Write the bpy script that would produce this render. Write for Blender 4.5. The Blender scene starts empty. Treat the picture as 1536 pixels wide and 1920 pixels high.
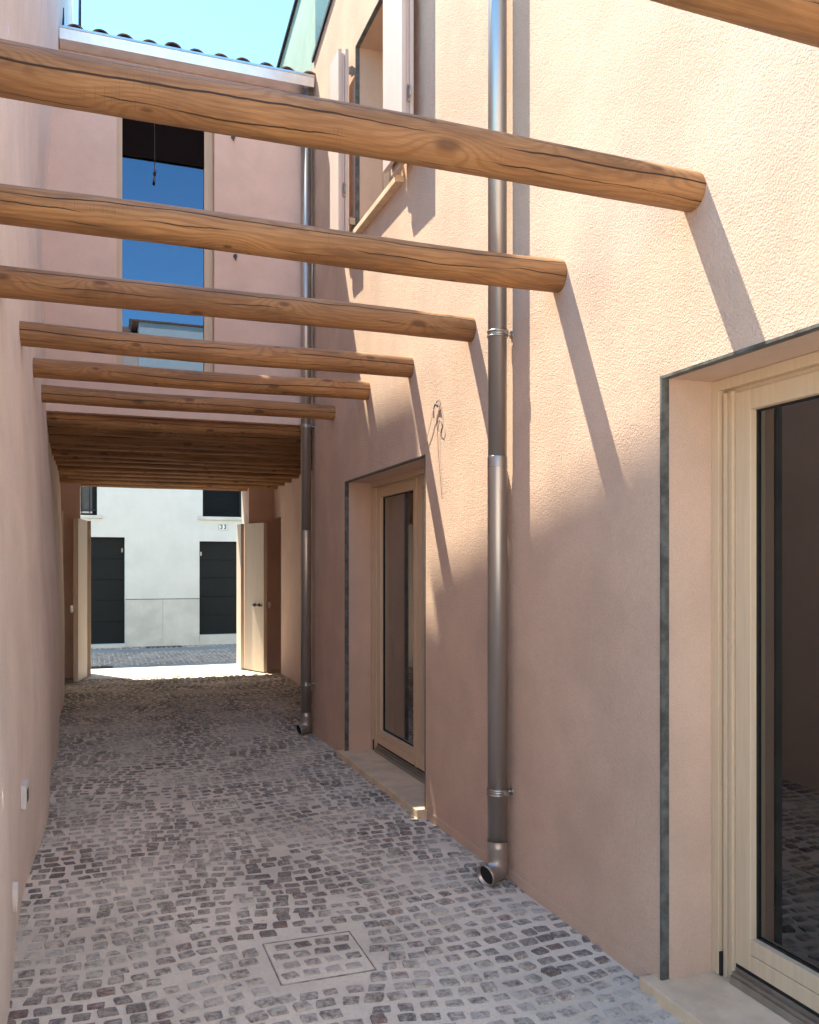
import bpy, bmesh, math, random
from mathutils import Vector, noise as mnoise
R = math.radians
random.seed(7)
S = bpy.context.scene
COL = S.collection
# ------------------------------------------------------------------ camera
cam = bpy.data.cameras.new('camera'); cam_o = bpy.data.objects.new('camera', cam); COL.objects.link(cam_o)
cam.sensor_fit = 'HORIZONTAL'; cam.sensor_width = 36.0
cam.lens = 1634/1536*36
cam.shift_x = 0.0; cam.shift_y = 104/1536
cam.clip_start = 0.05; cam.clip_end = 500
cam_o.location = (0, 0, 1.6); cam_o.rotation_euler = (R(90), 0, -math.atan2(596, 1634))
S.camera = cam_o
# ------------------------------------------------------------------ sky, sun, exposure
SUN = Vector((-1.0, 1.66, 3.66)).normalized()          # towards the sun
W = bpy.data.worlds.new('World'); S.world = W; W.use_nodes = True
wt = W.node_tree; bg = wt.nodes['Background']
sky = wt.nodes.new('ShaderNodeTexSky'); sky.sky_type = 'NISHITA'; sky.sun_disc = False
sky.sun_elevation = math.asin(SUN.z); sky.sun_rotation = math.atan2(SUN.x, SUN.y)
sky.air_density = 1.0; sky.dust_density = 0.0; sky.ozone_density = 1.0
tint = wt.nodes.new('ShaderNodeMix'); tint.data_type = 'RGBA'; tint.blend_type = 'MULTIPLY'; tint.inputs[0].default_value = 1.0
tint.inputs[7].default_value = (.52, .87, .97, 1); wt.links.new(sky.outputs[0], tint.inputs[6]); wt.links.new(tint.outputs[2], bg.inputs[0]); bg.inputs[1].default_value = 0.088
sl = bpy.data.lights.new('sun', 'SUN'); sl.energy = 2.0; sl.angle = R(0.53); sl.color = (1.0, 0.925, 0.74)
so = bpy.data.objects.new('sun', sl); COL.objects.link(so)
so.rotation_euler = SUN.to_track_quat('Z', 'Y').to_euler(); so.location = (-4, 6, 20)
S.view_settings.view_transform = 'Standard'; S.view_settings.look = 'None'; S.view_settings.gamma = 1
S.view_settings.exposure = 2.9
S.cycles.max_bounces = 10; S.cycles.diffuse_bounces = 6; S.cycles.transparent_max_bounces = 12

# ------------------------------------------------------------------ node helper
class NT:
    def __init__(s, name):
        s.m = bpy.data.materials.new(name); s.m.use_nodes = True; s.t = s.m.node_tree
        s.b = s.t.nodes['Principled BSDF']; s.out = s.t.nodes['Material Output']
    def n(s, typ, **k):
        nd = s.t.nodes.new('ShaderNode'+typ)
        for a, v in k.items(): setattr(nd, a, v)
        return nd
    def put(s, sock, v):
        if v is None: return
        if hasattr(v, 'is_linked') or isinstance(v, bpy.types.NodeSocket): s.t.links.new(v, sock)
        else:
            if isinstance(v, (tuple, list)) and len(v) == 3 and sock.type == 'RGBA': v = (*v, 1)
            sock.default_value = v
    def math(s, op, a, b=None, c=None, clamp=False):
        nd = s.n('Math', operation=op, use_clamp=clamp)
        s.put(nd.inputs[0], a); s.put(nd.inputs[1], b); s.put(nd.inputs[2], c); return nd.outputs[0]
    def vmul(s, v, f):
        nd = s.n('VectorMath', operation='MULTIPLY'); s.put(nd.inputs[0], v); s.put(nd.inputs[1], f); return nd.outputs[0]
    def vadd(s, v, f):
        nd = s.n('VectorMath', operation='ADD'); s.put(nd.inputs[0], v); s.put(nd.inputs[1], f); return nd.outputs[0]
    def obj(s): return s.n('TexCoord').outputs['Object']
    def uv(s): return s.n('TexCoord').outputs['UV']
    def noise(s, vec, scale, detail=3, rough=.55, out=0, dist=0):
        nd = s.n('TexNoise'); s.put(nd.inputs['Vector'], vec); nd.inputs['Scale'].default_value = scale
        nd.inputs['Detail'].default_value = detail; nd.inputs['Roughness'].default_value = rough
        nd.inputs['Distortion'].default_value = dist; return nd.outputs[out]
    def ramp(s, f, lo, hi, a=0., b=1.):
        nd = s.n('MapRange', interpolation_type='SMOOTHSTEP'); s.put(nd.inputs[0], f)
        for i, v in zip((1, 2, 3, 4), (lo, hi, a, b)): nd.inputs[i].default_value = v
        return nd.outputs[0]
    def mix(s, f, a, b, mode='MIX'):
        nd = s.n('Mix', data_type='RGBA', blend_type=mode); s.put(nd.inputs[0], f); s.put(nd.inputs[6], a); s.put(nd.inputs[7], b); return nd.outputs[2]
    def bump(s, h, strength=.5, dist=.01, normal=None):
        nd = s.n('Bump'); nd.inputs['Strength'].default_value = strength; nd.inputs['Distance'].default_value = dist
        s.put(nd.inputs['Height'], h); s.put(nd.inputs['Normal'], normal); return nd.outputs[0]
    def fin(s, color=None, rough=None, metal=None, normal=None, spec=None):
        s.put(s.b.inputs['Base Color'], color); s.put(s.b.inputs['Roughness'], rough); s.put(s.b.inputs['Metallic'], metal)
        s.put(s.b.inputs['Normal'], normal); s.put(s.b.inputs['Specular IOR Level'], spec); return s.m

def mat_stucco(name, base, grain=170., bump=.8, dist=.004, blotch=.10, streak=0.0):
    t = NT(name); p = t.obj()
    n1 = t.noise(p, grain, 3, .6); n2 = t.noise(p, 2.2, 5, .6); n3 = t.noise(p, .7, 3); n4 = t.noise(p, 40, 3)
    dk = tuple(c*(1-blotch*1.6) for c in base); lt = tuple(min(1, c*(1+blotch)) for c in base)
    c = t.mix(t.ramp(n2, .3, .7), dk, lt); c = t.mix(t.ramp(n3, .35, .68, 0, .22), c, (base[0]*1.03, base[1]*.95, base[2]*.91))
    c = t.mix(t.ramp(n1, .38, .66, .0, .34), c, tuple(v*.72 for v in base))
    if streak:
        st = t.noise(t.vmul(p, (7, 7, .35)), 1, 4, .6)
        c = t.mix(t.ramp(st, .45, .75, 0, streak), c, tuple(v*.82 for v in base))
    h = t.math('ADD', n1, t.math('MULTIPLY', n4, .35))
    return t.fin(c, .92, 0, t.bump(h, bump, dist), .2)

def mat_plain(name, base, rough=.5, metal=0., var=.08, scale=9., bump=0., spec=.4, stretch=(1, 1, 1)):
    t = NT(name); p = t.vmul(t.obj(), stretch)
    n = t.noise(p, scale, 4, .6)
    c = t.mix(t.ramp(n, .3, .7), tuple(v*(1-var) for v in base), tuple(min(1, v*(1+var)) for v in base))
    r = t.ramp(n, .3, .7, rough*.88, min(1, rough*1.12))
    return t.fin(c, r, metal, t.bump(t.noise(p, scale*9, 3), bump, .002) if bump else None, spec)

def mat_log():
    t = NT('log_wood'); rnd = t.n('ObjectInfo').outputs['Random']
    uv = t.uv(); off = t.math('MULTIPLY', rnd, 61.7)
    cx = t.n('CombineXYZ'); t.put(cx.inputs[0], off); t.put(cx.inputs[1], t.math('MULTIPLY', rnd, 13.1))
    p = t.vadd(uv, cx.outputs[0])
    sp = t.n('SeparateXYZ'); t.put(sp.inputs[0], uv); v0 = sp.outputs[1]
    wob = t.noise(p, 7, 2)
    vor = t.n('TexVoronoi', voronoi_dimensions='2D', feature='F1'); t.put(vor.inputs['Vector'], t.vmul(p, (2.1, 5.2, 1)))
    vor.inputs['Scale'].default_value = 1.0; d = vor.outputs['Distance']
    d = t.math('ADD', d, t.math('MULTIPLY', t.math('SUBTRACT', wob, .5), .06))
    size = t.n('SeparateColor'); t.put(size.inputs[0], vor.outputs['Color'])
    big = t.math('MULTIPLY_ADD', size.outputs[0], .065, .028)
    e = t.math('MULTIPLY', d, d); g = t.math('POWER', 2.718, t.math('MULTIPLY', e, -16.))
    ph = t.math('MULTIPLY', t.math('ADD', v0, t.math('MULTIPLY', t.noise(t.vmul(p, (.9, 4, 1)), 1.2, 3), .16)), 290)
    ph = t.math('ADD', ph, t.math('MULTIPLY', g, 24))
    s1 = t.math('MULTIPLY_ADD', t.math('SINE', ph), .5, .5)
    fine = t.noise(t.vmul(p, (5, 260, 1)), 1, 4, .7)
    blot = t.noise(t.vmul(p, (1.6, 5, 1)), 1, 4, .6)
    c = t.mix(t.ramp(blot, .3, .7), (.285, .130, .048), (.49, .245, .092)); c = t.mix(t.math('MULTIPLY', t.math('FRACT', t.math('MULTIPLY', rnd, 7.31)), .45), c, (.30, .165, .085))
    c = t.mix(t.math('MULTIPLY', t.ramp(s1, .35, 1), .42), c, (.20, .078, .025))
    c = t.mix(t.ramp(fine, .42, .7, 0, .6), c, (.20, .085, .03))
    ktone = t.ramp(t.math('DIVIDE', d, big), .55, 1.6, 1, 0)
    c = t.mix(t.math('MULTIPLY', ktone, .82), c, (.105, .045, .019))
    gr = t.noise(t.vmul(p, (1.1, 7, 1)), 1, 5, .7); c = t.mix(t.ramp(gr, .46, .68, 0, .7), c, (.15, .068, .028))
    # saw and peeling marks: patches of short cross strokes
    saw = t.math('MULTIPLY_ADD', t.math('SINE', t.math('MULTIPLY', t.n('SeparateXYZ').outputs[0], 1)), .0, 0)
    chat = t.noise(t.vmul(p, (230, 8, 1)), 1, 2); cm = t.ramp(t.noise(t.vmul(p, (3, 9, 1)), 1, 2), .52, .66)
    c = t.mix(t.math('MULTIPLY', t.math('MULTIPLY', t.ramp(chat, .5, .7), cm), .4), c, (.16, .07, .028))
    grey = t.ramp(t.math('ABSOLUTE', t.math('SUBTRACT', v0, .0)), .045, .0, 0, .5)
    c = t.mix(grey, c, (.44, .33, .25))
    cr = None
    for k, (vc, wd, thr, fr) in enumerate(((.095, .0036, .36, .8), (.150, .0024, .44, 1.4), (.05, .0020, .46, 1.1), (.19, .0018, .50, 1.9))):
        wv = t.math('MULTIPLY', t.math('SUBTRACT', t.noise(t.vadd(t.vmul(p, (fr, .0, 0)), (k*9.3, 0, 0)), 1, 5, .55), .5), .10)
        a = t.math('ABSOLUTE', t.math('SUBTRACT', t.math('SUBTRACT', v0, t.math('MULTIPLY_ADD', rnd, .05, vc-.025)), wv))
        m = t.ramp(t.noise(t.vadd(t.vmul(p, (fr*1.3, 0, 0)), (k*5.1+3, 0, 0)), 1, 2), thr, thr+.12)
        w = t.math('MULTIPLY', m, wd)
        x = t.ramp(t.math('DIVIDE', a, t.math('ADD', w, .00005)), .6, 1.1, 1, 0)
        cr = x if cr is None else t.math('MAXIMUM', cr, x)
    c = t.mix(t.math('MULTIPLY', cr, .93), c, (.02, .010, .006))
    h = t.math('SUBTRACT', t.math('MULTIPLY_ADD', fine, .25, t.math('MULTIPLY', s1, .12)), t.math('MULTIPLY', cr, 1.6))
    return t.fin(c, .62, 0, t.bump(h, .55, .004), .35)

def mat_glass(name, refl, tint, base_refl=0.0, rough=0.0, gcol=(1, 1, 1)):
    t = NT(name); t.t.nodes.remove(t.b)
    fr = t.n('Fresnel'); fr.inputs[0].default_value = 1.5
    f = t.math('MULTIPLY_ADD', fr.outputs[0], refl, base_refl, clamp=True)
    tr = t.n('BsdfTransparent'); tr.inputs[0].default_value = (*tint, 1)
    gl = t.n('BsdfGlossy'); gl.inputs['Roughness'].default_value = rough; gl.inputs[0].default_value = (*gcol, 1)
    mx = t.n('MixShader'); t.put(mx.inputs[0], f); t.t.links.new(tr.outputs[0], mx.inputs[1]); t.t.links.new(gl.outputs[0], mx.inputs[2])
    t.t.links.new(mx.outputs[0], t.out.inputs[0]); return t.m

def mat_cobble(name, film=.5, tone=1.0):
    t = NT(name); p = t.obj()
    at = t.n('Attribute', attribute_name='tone'); r = at.outputs['Fac']
    at2 = t.n('Attribute', attribute_name='hue'); hq = at2.outputs['Fac']
    k = tone
    c = t.mix(r, (.155*k, .120*k, .097*k), (.38*k, .315*k, .255*k))
    c = t.mix(t.ramp(hq, .86, .94, 0, .75), c, (.28*k, .16*k, .13*k))
    c = t.mix(t.ramp(hq, .08, .02, 0, .5), c, (.34*k, .29*k, .21*k))
    sp = t.noise(p, 190, 2); c = t.mix(t.ramp(sp, .52, .70, 0, .5), c, (.52*k, .48*k, .46*k))
    c = t.mix(t.ramp(t.noise(p, 75, 3), .42, .7, 0, .6), c, (.08*k, .066*k, .063*k))
    big = t.noise(p, 1.7, 4, .6); sm = t.noise(p, 38, 4, .7)
    fm = t.math('MULTIPLY', t.ramp(t.math('MULTIPLY_ADD', sm, .55, t.math('MULTIPLY', big, .6)), .48, .68), film)
    c = t.mix(fm, c, (.64*k, .56*k, .46*k))
    h = t.math('ADD', t.noise(p, 90, 3), t.math('MULTIPLY', t.noise(p, 30, 2), .8))
    return t.fin(c, .72, 0, t.bump(h, 1.0, .006), .35)

def mat_mortar(name, base=(.80, .68, .54)):
    t = NT(name); p = t.obj()
    c = t.mix(t.ramp(t.noise(p, 1.4, 5, .65), .3, .7), tuple(v*.80 for v in base), tuple(v*1.08 for v in base))
    c = t.mix(t.ramp(t.noise(p, 55, 3), .45, .7, 0, .35), c, tuple(v*.68 for v in base))
    c = t.mix(t.ramp(t.noise(p, 260, 2), .6, .75, 0, .3), c, tuple(v*1.3 for v in base))
    return t.fin(c, .9, 0, t.bump(t.math('ADD', t.noise(p, 120, 3), t.noise(p, 14, 3)), .6, .004), .25)

def mat_steel():
    t = NT('stainless_pipe'); p = t.obj()
    n = t.noise(t.vmul(p, (9, 9, .5)), 1, 2); n2 = t.noise(p, 3, 3)
    c = t.mix(t.ramp(n, .3, .7), (.43, .40, .37), (.50, .465, .435))
    c = t.mix(t.ramp(n2, .5, .8, 0, .15), c, (.38, .345, .315))
    return t.fin(c, t.ramp(n, .3, .7, .36, .42), .92)

M = {}
M['stucco'] = mat_stucco('rough_pink_stucco', (.69, .49, .368), 135, 1.0, .0075, .08)
M['reveal'] = mat_stucco('fine_pink_stucco', (.66, .465, .345), 230, .6, .004, .06)
M['facade'] = mat_stucco('smooth_rose_stucco', (.78, .56, .46), 170, .5, .004, .06)
M['plaster'] = mat_stucco('old_blush_plaster', (.88, .735, .645), 90, .5, .004, .06, .35)
M['green'] = mat_stucco('pale_green_render', (.36, .50, .43), 120, .3, .003, .08, .4)
M['white'] = mat_stucco('off_white_render', (.70, .68, .63), 110, .5, .004, .04, .16)
M['plinth'] = mat_stucco('plinth_stone', (.64, .61, .545), 60, .4, .004, .10, .2)
M['paint'] = mat_plain('beige_lacquer', (.64, .47, .31), .42, 0, .05, 6, .06, .45, (9, 9, .5))
M['gatepaint'] = mat_plain('pale_beige_gate_paint', (.66, .535, .42), .5, 0, .05, 5, .05, .4, (4, 4, .4))
M['shutter'] = mat_plain('dusty_pink_paint', (.62, .50, .44), .5, 0, .05, 6, .05, .4, (6, 6, .4))
M['zinc'] = mat_plain('dark_grey_profile', (.125, .125, .112), .6, .2, .4, 18, .3, .35)
M['alu'] = mat_plain('aluminium_track', (.42, .41, .39), .4, 1, .1, 20)
M['gutter'] = mat_plain('folded_zinc_gutter', (.66, .66, .66), .32, 1, .08, 7)
M['chrome'] = mat_plain('zinc_plated_steel', (.45, .42, .38), .34, 1, .1, 30)
M['steel'] = mat_steel()
M['black'] = mat_plain('black_rubber', (.012, .012, .012), .6, 0, .2, 20)
M['dark'] = mat_plain('hollow_shade_paint', (.02, .018, .017), .8, 0, .2, 4)  # near-black colour that paints the shade inside hollows
M['iron'] = mat_plain('cast_iron', (.045, .045, .045), .6, .5, .3, 25, .3)
M['anthracite'] = mat_plain('anthracite_paint', (.009, .011, .012), .55, 0, .15, 5, .05, .2)
M['stone'] = mat_plain('beige_threshold_stone', (.72, .54, .36), .5, 0, .14, 7, .12)
M['tile'] = mat_plain('weathered_clay_tile', (.23, .13, .085), .9, 0, .5, 12, .5, .2)
M['board'] = mat_plain('brown_ceiling_boards', (.30, .155, .06), .7, 0, .25, 6, .15, .3, (.6, 8, 1))
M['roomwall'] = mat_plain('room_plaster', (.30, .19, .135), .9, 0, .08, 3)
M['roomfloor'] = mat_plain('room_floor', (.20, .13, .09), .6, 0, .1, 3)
M['blind'] = mat_plain('dark_brown_wood', (.007, .003, .002), .7, 0, .3, 9, 0, .08, (1, 1, 9))
M['plastic'] = mat_plain('white_plastic', (.70, .66, .62), .45, 0, .04, 8)
M['cable'] = mat_plain('grey_cable', (.10, .09, .10), .5, 0, .2, 30)
M['cablew'] = mat_plain('pale_cable', (.55, .48, .40), .5, 0, .1, 30)
M['enamel'] = mat_plain('white_enamel', (.80, .80, .78), .25, 0, .03, 30)
M['ink'] = mat_plain('black_enamel', (.015, .016, .02), .4, 0, .1, 30)
M['darkpane'] = mat_plain('dark_window_pane', (.07, .07, .075), .25, 0, .2, 2)
M['log'] = mat_log()
M['glass'] = mat_glass('door_glass', 2.0, (.66, .58, .52), .035)
M['skyglass'] = mat_glass('coated_window_glass', 1.0, (.25, .25, .27), .12, 0.0, (.60, .76, 1.0))
M['cobble'] = mat_cobble('porphyry_setts', .85)
M['streetcobble'] = mat_cobble('street_pebbles', .2, 1.3)
M['mortar'] = mat_mortar('paving_mortar')
M['streetmortar'] = mat_mortar('street_mortar', (.58, .56, .52))
M['bounce_yard'] = mat_mortar('bounce_fill_gravel', (.72, .63, .53))  # pale tone chosen to bounce sunlight forward
M['slab'] = mat_mortar('pale_pavement_stone', (.66, .63, .57))
M['rust'] = mat_plain('worn_steel_frame', (.34, .29, .24), .8, .2, .6, 16, .3)
M['asphalt'] = mat_mortar('grey_stone_strip', (.30, .30, .29))
M['earth'] = mat_mortar('ground_base', (.22, .21, .19))

# ------------------------------------------------------------------ mesh helper
LOC = {}
class MB:
    def __init__(s): s.v = []; s.f = []; s.uv = {}; s.tone = []; s.hue = []; s.sm = set()
    def quad(s, *pts, flip=False):
        i = len(s.v); s.v += [tuple(p) for p in pts]; f = list(range(i, i+len(pts)))
        s.f.append(f[::-1] if flip else f)
    def box(s, x0, x1, y0, y1, z0, z1):
        if x0 > x1: x0, x1 = x1, x0
        if y0 > y1: y0, y1 = y1, y0
        if z0 > z1: z0, z1 = z1, z0
        i = len(s.v)
        s.v += [(x0,y0,z0),(x1,y0,z0),(x1,y1,z0),(x0,y1,z0),(x0,y0,z1),(x1,y0,z1),(x1,y1,z1),(x0,y1,z1)]
        s.f += [[i+a for a in q] for q in ((0,3,2,1),(4,5,6,7),(0,1,5,4),(1,2,6,5),(2,3,7,6),(3,0,4,7))]
        return s
    def prism(s, pts, z0, z1):                       # plan polygon (ccw) extruded in z
        n = len(pts); i = len(s.v)
        s.v += [(x, y, z0) for x, y in pts]+[(x, y, z1) for x, y in pts]
        s.f.append([i+k for k in range(n)][::-1]); s.f.append([i+n+k for k in range(n)])
        for k in range(n): s.f.append([i+k, i+(k+1) % n, i+n+(k+1) % n, i+n+k])
        return s
    def prism_x(s, pts, x0, x1):                     # (y, z) polygon extruded in x
        n = len(pts); i = len(s.v)
        s.v += [(x0, y, z) for y, z in pts]+[(x1, y, z) for y, z in pts]
        s.f.append([i+k for k in range(n)]); s.f.append([i+n+k for k in range(n)][::-1])
        for k in range(n): s.f.append([i+n+k, i+n+(k+1) % n, i+(k+1) % n, i+k])
        return s
    def tube(s, path, rads, n=12, caps=True, smooth=True):
        P = [Vector(p) for p in path]
        if not isinstance(rads, (list, tuple)): rads = [rads]*len(P)
        base = len(s.v); up = None
        for k, p in enumerate(P):
            a = P[max(0, k-1)]; b = P[min(len(P)-1, k+1)]; d = (b-a).normalized()
            if up is None: up = d.orthogonal().normalized()
            up = (up-d*up.dot(d)).normalized(); sd = d.cross(up)
            for j in range(n):
                t = 2*math.pi*j/n; q = p+(up*math.cos(t)+sd*math.sin(t))*rads[k]; s.v.append(tuple(q))
        for k in range(len(P)-1):
            for j in range(n):
                a = base+k*n+j; b = base+k*n+(j+1) % n
                if smooth: s.sm.add(len(s.f))
                s.f.append([a, b, b+n, a+n])
        if caps:
            s.f.append([base+j for j in range(n)][::-1]); s.f.append([base+(len(P)-1)*n+j for j in range(n)])
        return s
    def build(s, name, mat, parent=None, bevel=0, kind=None):
        me = bpy.data.meshes.new(name); o = bpy.data.objects.new(name, me)
        off = LOC.get(parent.as_pointer(), Vector((0, 0, 0))) if parent else Vector((0, 0, 0))
        me.from_pydata([(a-off.x, b-off.y, c-off.z) for a, b, c in s.v], [], s.f)
        for k in s.sm: me.polygons[k].use_smooth = True
        if s.tone:
            for nm, arr in (('tone', s.tone), ('hue', s.hue)):
                at = me.attributes.new(nm, 'FLOAT', 'POINT'); at.data.foreach_set('value', arr)
        me.materials.append(M[mat]); me.update(); COL.objects.link(o)
        if parent: o.parent = parent; LOC[o.as_pointer()] = off
        if bevel:
            b = o.modifiers.new('bevel', 'BEVEL'); b.width = bevel; b.segments = 2; b.limit_method = 'ANGLE'
        if kind: o['kind'] = kind
        return o
def recenter(o):                                       # origin of a one-mesh thing to the base of its bounds
    me = o.data; xs = [v.co for v in me.vertices]
    c = Vector((sum(v.x for v in xs)/len(xs), sum(v.y for v in xs)/len(xs), min(v.z for v in xs)))
    for v in me.vertices: v.co -= c
    o.location = c; return o
def tag(o, label, cat, group=None):
    o['label'] = label; o['category'] = cat; o['kind'] = 'thing'
    if group: o['group'] = group
    return o
def thing(name, label, cat, loc, group=None):
    o = bpy.data.objects.new(name, None); COL.objects.link(o); o.location = loc; o.empty_display_size = .1
    LOC[o.as_pointer()] = Vector(loc); return tag(o, label, cat, group)
EYE = 1.6
def Z(r): return r+EYE

XR = 2.01          # right wall plane
YF = 8.26          # facade plane at the end of the courtyard
# ------------------------------------------------------------------ ground
MB().box(-60, 60, -60, 60, -.3, -.012).build('ground', 'earth', kind='structure')
m = MB(); m.quad((-14, -22, -.002), (14, -22, -.002), (14, .5, -.002), (-14, .5, -.002)); m.build('bounce_yard', 'bounce_yard', kind='structure')  # unseen pale ground behind the camera, added as bounce fill
m = MB(); m.quad((-1.0, .5, 0), (3.25, .5, 0), (3.25, 14.25, 0), (-1.0, 14.25, 0)); m.build('courtyard_paving', 'mortar', kind='structure')
m = MB(); m.quad((-12, 14.25, .0), (14, 14.25, 0), (14, 14.62, 0), (-12, 14.62, 0)); m.quad((-.155, 13.25, .004), (2.285, 13.25, .004), (2.285, 14.25, .004), (-.155, 14.25, .004)); m.build('pavement', 'slab', kind='structure')
m = MB(); m.quad((-12, 14.62, -.004), (14, 14.62, -.004), (14, 18.6, -.004), (-12, 18.6, -.004)); m.build('street', 'streetmortar', kind='structure')
m = MB(); m.quad((-12, 14.62, .0), (14, 14.62, .0), (14, 14.95, .0), (-12, 14.95, .0)); m.quad((-12, 17.35, .0), (14, 17.35, .0), (14, 17.95, .0), (-12, 17.95, .0))
m.build('street_stone_strip', 'asphalt', kind='structure')
COVERS = [(.68, 1.063, 3.295, 3.685), (.64, .925, 5.83, 6.09)]
def stone(mb, x, y, sx, sy, h, rot, z0=0.0):
    n = 8; i = len(mb.v); tone = random.random()**1.3; hue = random.random(); ca, sa = math.cos(rot), math.sin(rot)
    ring = []
    sk = random.gauss(0, .10)
    for cx, cy in ((1, -.8), (1, .8), (.86, 1), (-.86, 1), (-1, .8), (-1, -.8), (-.86, -1), (.86, -1)):
        px, py = (cx+sk*cy*.7)*sx/2*random.uniform(.86, 1.06), cy*sy/2*random.uniform(.84, 1.08)
        ring.append((x+px*ca-py*sa, y+px*sa+py*ca))
    for (a, b) in ring: mb.v.append((a, b, z0-.004))
    tl = random.uniform(-.03, .03), random.uniform(-.03, .03)
    for (a, b) in ring:
        qx, qy = x+(a-x)*.93, y+(b-y)*.93
        mb.v.append((qx, qy, z0+h+(qx-x)*tl[0]+(qy-y)*tl[1]))
    mb.v.append((x, y, z0+h*1.1+.0018))
    mb.tone += [tone]*(2*n+1); mb.hue += [hue]*(2*n+1)
    for k in range(n):
        k2 = (k+1) % n
        mb.f.append([i+k, i+k2, i+n+k2, i+n+k]); mb.f.append([i+n+k, i+n+k2, i+2*n])
cob = MB()
y = .9; row = 0
while y < 14.2:
    sp = .0885; xo = random.uniform(0, sp); nx = int(3.6/sp)
    for k in range(nx):
        x = -.75+xo+k*sp+random.gauss(0, .006)
        yy = y+.055*math.sin(x*2.5+.5*math.sin(y*.7))*math.sin(y*.55+1.0)+.03*math.sin(x*5+y*1.3)+random.gauss(0, .005)
        rot = math.atan(.055*2.5*math.cos(x*2.5)*math.sin(y*.55+1.0)+.15*math.cos(x*5+y*1.3))+random.gauss(0, .07)
        if any(a-.05 < x < b+.05 and c-.05 < yy < d+.05 for a, b, c, d in COVERS): continue
        if random.random() < .03 or yy > 13.22: continue
        if x > 2.05 and yy < YF: continue
        h = max(-.0025, random.gauss(.006, .0028)-.004*max(0, mnoise.noise(Vector((x*1.1, yy*1.1, 3)))))
        stone(cob, x, yy, random.uniform(.058, .080), random.uniform(.048, .064), h, rot)
    y += .086+random.uniform(-.003, .003); row += 1
cob.build('courtyard_setts', 'cobble', kind='structure')
sc = MB(); y = 14.99
while y < 17.33:
    for k in range(72):
        x = -1.2+k*.085+random.gauss(0, .01)
        stone(sc, x, y+random.gauss(0, .01), .070, .045, .006, (.7 if (int(k/2)) % 2 else -.7)+random.gauss(0, .25), -.004)
    y += .062
y = 18.0
while y < 18.36:
    for k in range(60): stone(sc, -1.2+k*.1+random.gauss(0, .012), y+random.gauss(0, .01), .08, .06, .008, random.gauss(0, .5), -.004)
    y += .085
sc.build('street_setts', 'streetcobble', kind='structure')
for (a, b, c, d), lab in zip(COVERS, ('large square sett-filled manhole cover in the foreground paving', 'smaller sett-filled manhole cover in mid courtyard paving with pale joints')):
    t = thing('manhole_cover', lab, 'manhole cover', ((a+b)/2, (c+d)/2, 0))
    g = .0026; fr = MB()
    fr.box(a, b, c, c+g, -.01, .0045).box(a, b, d-g, d, -.01, .0045).box(a, a+g, c+g, d-g, -.01, .0045).box(b-g, b, c+g, d-g, -.01, .0045)
    fr.build('frame', 'rust', t)
    MB().box(a+g+.003, b-g-.003, c+g+.003, d-g-.003, -.01, .003).build('lid', 'mortar', t)
    st = MB(); nx = 4 if b-a > .3 else 4; ny = 4 if b-a > .3 else 3
    for i in range(nx):
        for j in range(ny):
            stone(st, a+.02+(b-a-.04)*(i+.5)/nx+(.012 if j % 2 else -.012), c+.02+(d-c-.04)*(j+.5)/ny, .064*(b-a)/.37, .055, .004, random.gauss(0, .1), .003)
    st.build('setts', 'cobble', t)

# ------------------------------------------------------------------ walls with openings
def wall_sheet(mb, us, zs, top, openings, P, depth):
    """front sheet at P(u, 0, z); reveals run to P(u, depth, z); back sheet at depth"""
    us = sorted(set(us+[o[0] for o in openings]+[o[1] for o in openings]))
    zs = sorted(set(zs+[o[2] for o in openings]+[o[3] for o in openings]))
    for a, b in zip(us, us[1:]):
        for c, d in zip(zs, zs[1:]+[None]):
            if d is None: da, db = top(a), top(b)
            else: da = db = d
            if any(o[0]-1e-6 <= a and b <= o[1]+1e-6 and o[2]-1e-6 <= c and (d is not None and d <= o[3]+1e-6) for o in openings): continue
            mb.quad(P(a, 0, c), P(b, 0, c), P(b, 0, db), P(a, 0, da))
            mb.quad(P(a, depth, c), P(a, depth, da), P(b, depth, db), P(b, depth, c))
def reveals(mb, o, P, d0, d1, bottom=True):
    a, b, c, d = o
    mb.quad(P(a, d0, c), P(a, d0, d), P(a, d1, d), P(a, d1, c)); mb.quad(P(b, d0, c), P(b, d1, c), P(b, d1, d), P(b, d0, d))
    mb.quad(P(a, d0, d), P(b, d0, d), P(b, d1, d), P(a, d1, d))
    if bottom: mb.quad(P(a, d0, c), P(a, d1, c), P(b, d1, c), P(b, d0, c))

# ---- right house
house = thing('pink_house', 'tall rough pink stucco house along the right side with glazed doors and one shuttered window', 'house', (4.0, 2.0, 0))
ND = (.86, 2.749, .05, Z(.712)); FD = (5.216, 7.095, .05, Z(.719)); UW = (5.68, 6.78, Z(2.66), Z(4.22))
PR = lambda u, d, z: (XR+d, u, z)
rtop = lambda yy: Z(5.04+.25*(7.51-yy)) if yy > 6.6 else Z(5.2675-.12*(6.6-yy))  # unseen part of the roofline bent down to let in skylight
w = MB(); wall_sheet(w, [.55, 6.6, 8.26], [-.05, Z(4.3)], rtop, [ND, FD, UW], PR, .42)  # wall stops short out of view so more light enters from behind
w.quad((XR, 8.26, -.05), (XR+.66, 8.26, -.05), (XR+.66, 8.26, rtop(8.26)), (XR, 8.26, rtop(8.26)))
w.quad((XR, .55, -.05), (7, .55, -.05), (7, .55, rtop(.55)), (XR, .55, rtop(.55)))
w.build('wall', 'stucco', house)
for o in (ND, FD, UW): rv = MB(); reveals(rv, o, PR, .031, .43, o is UW); rv.build('reveal', 'reveal', house)
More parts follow.
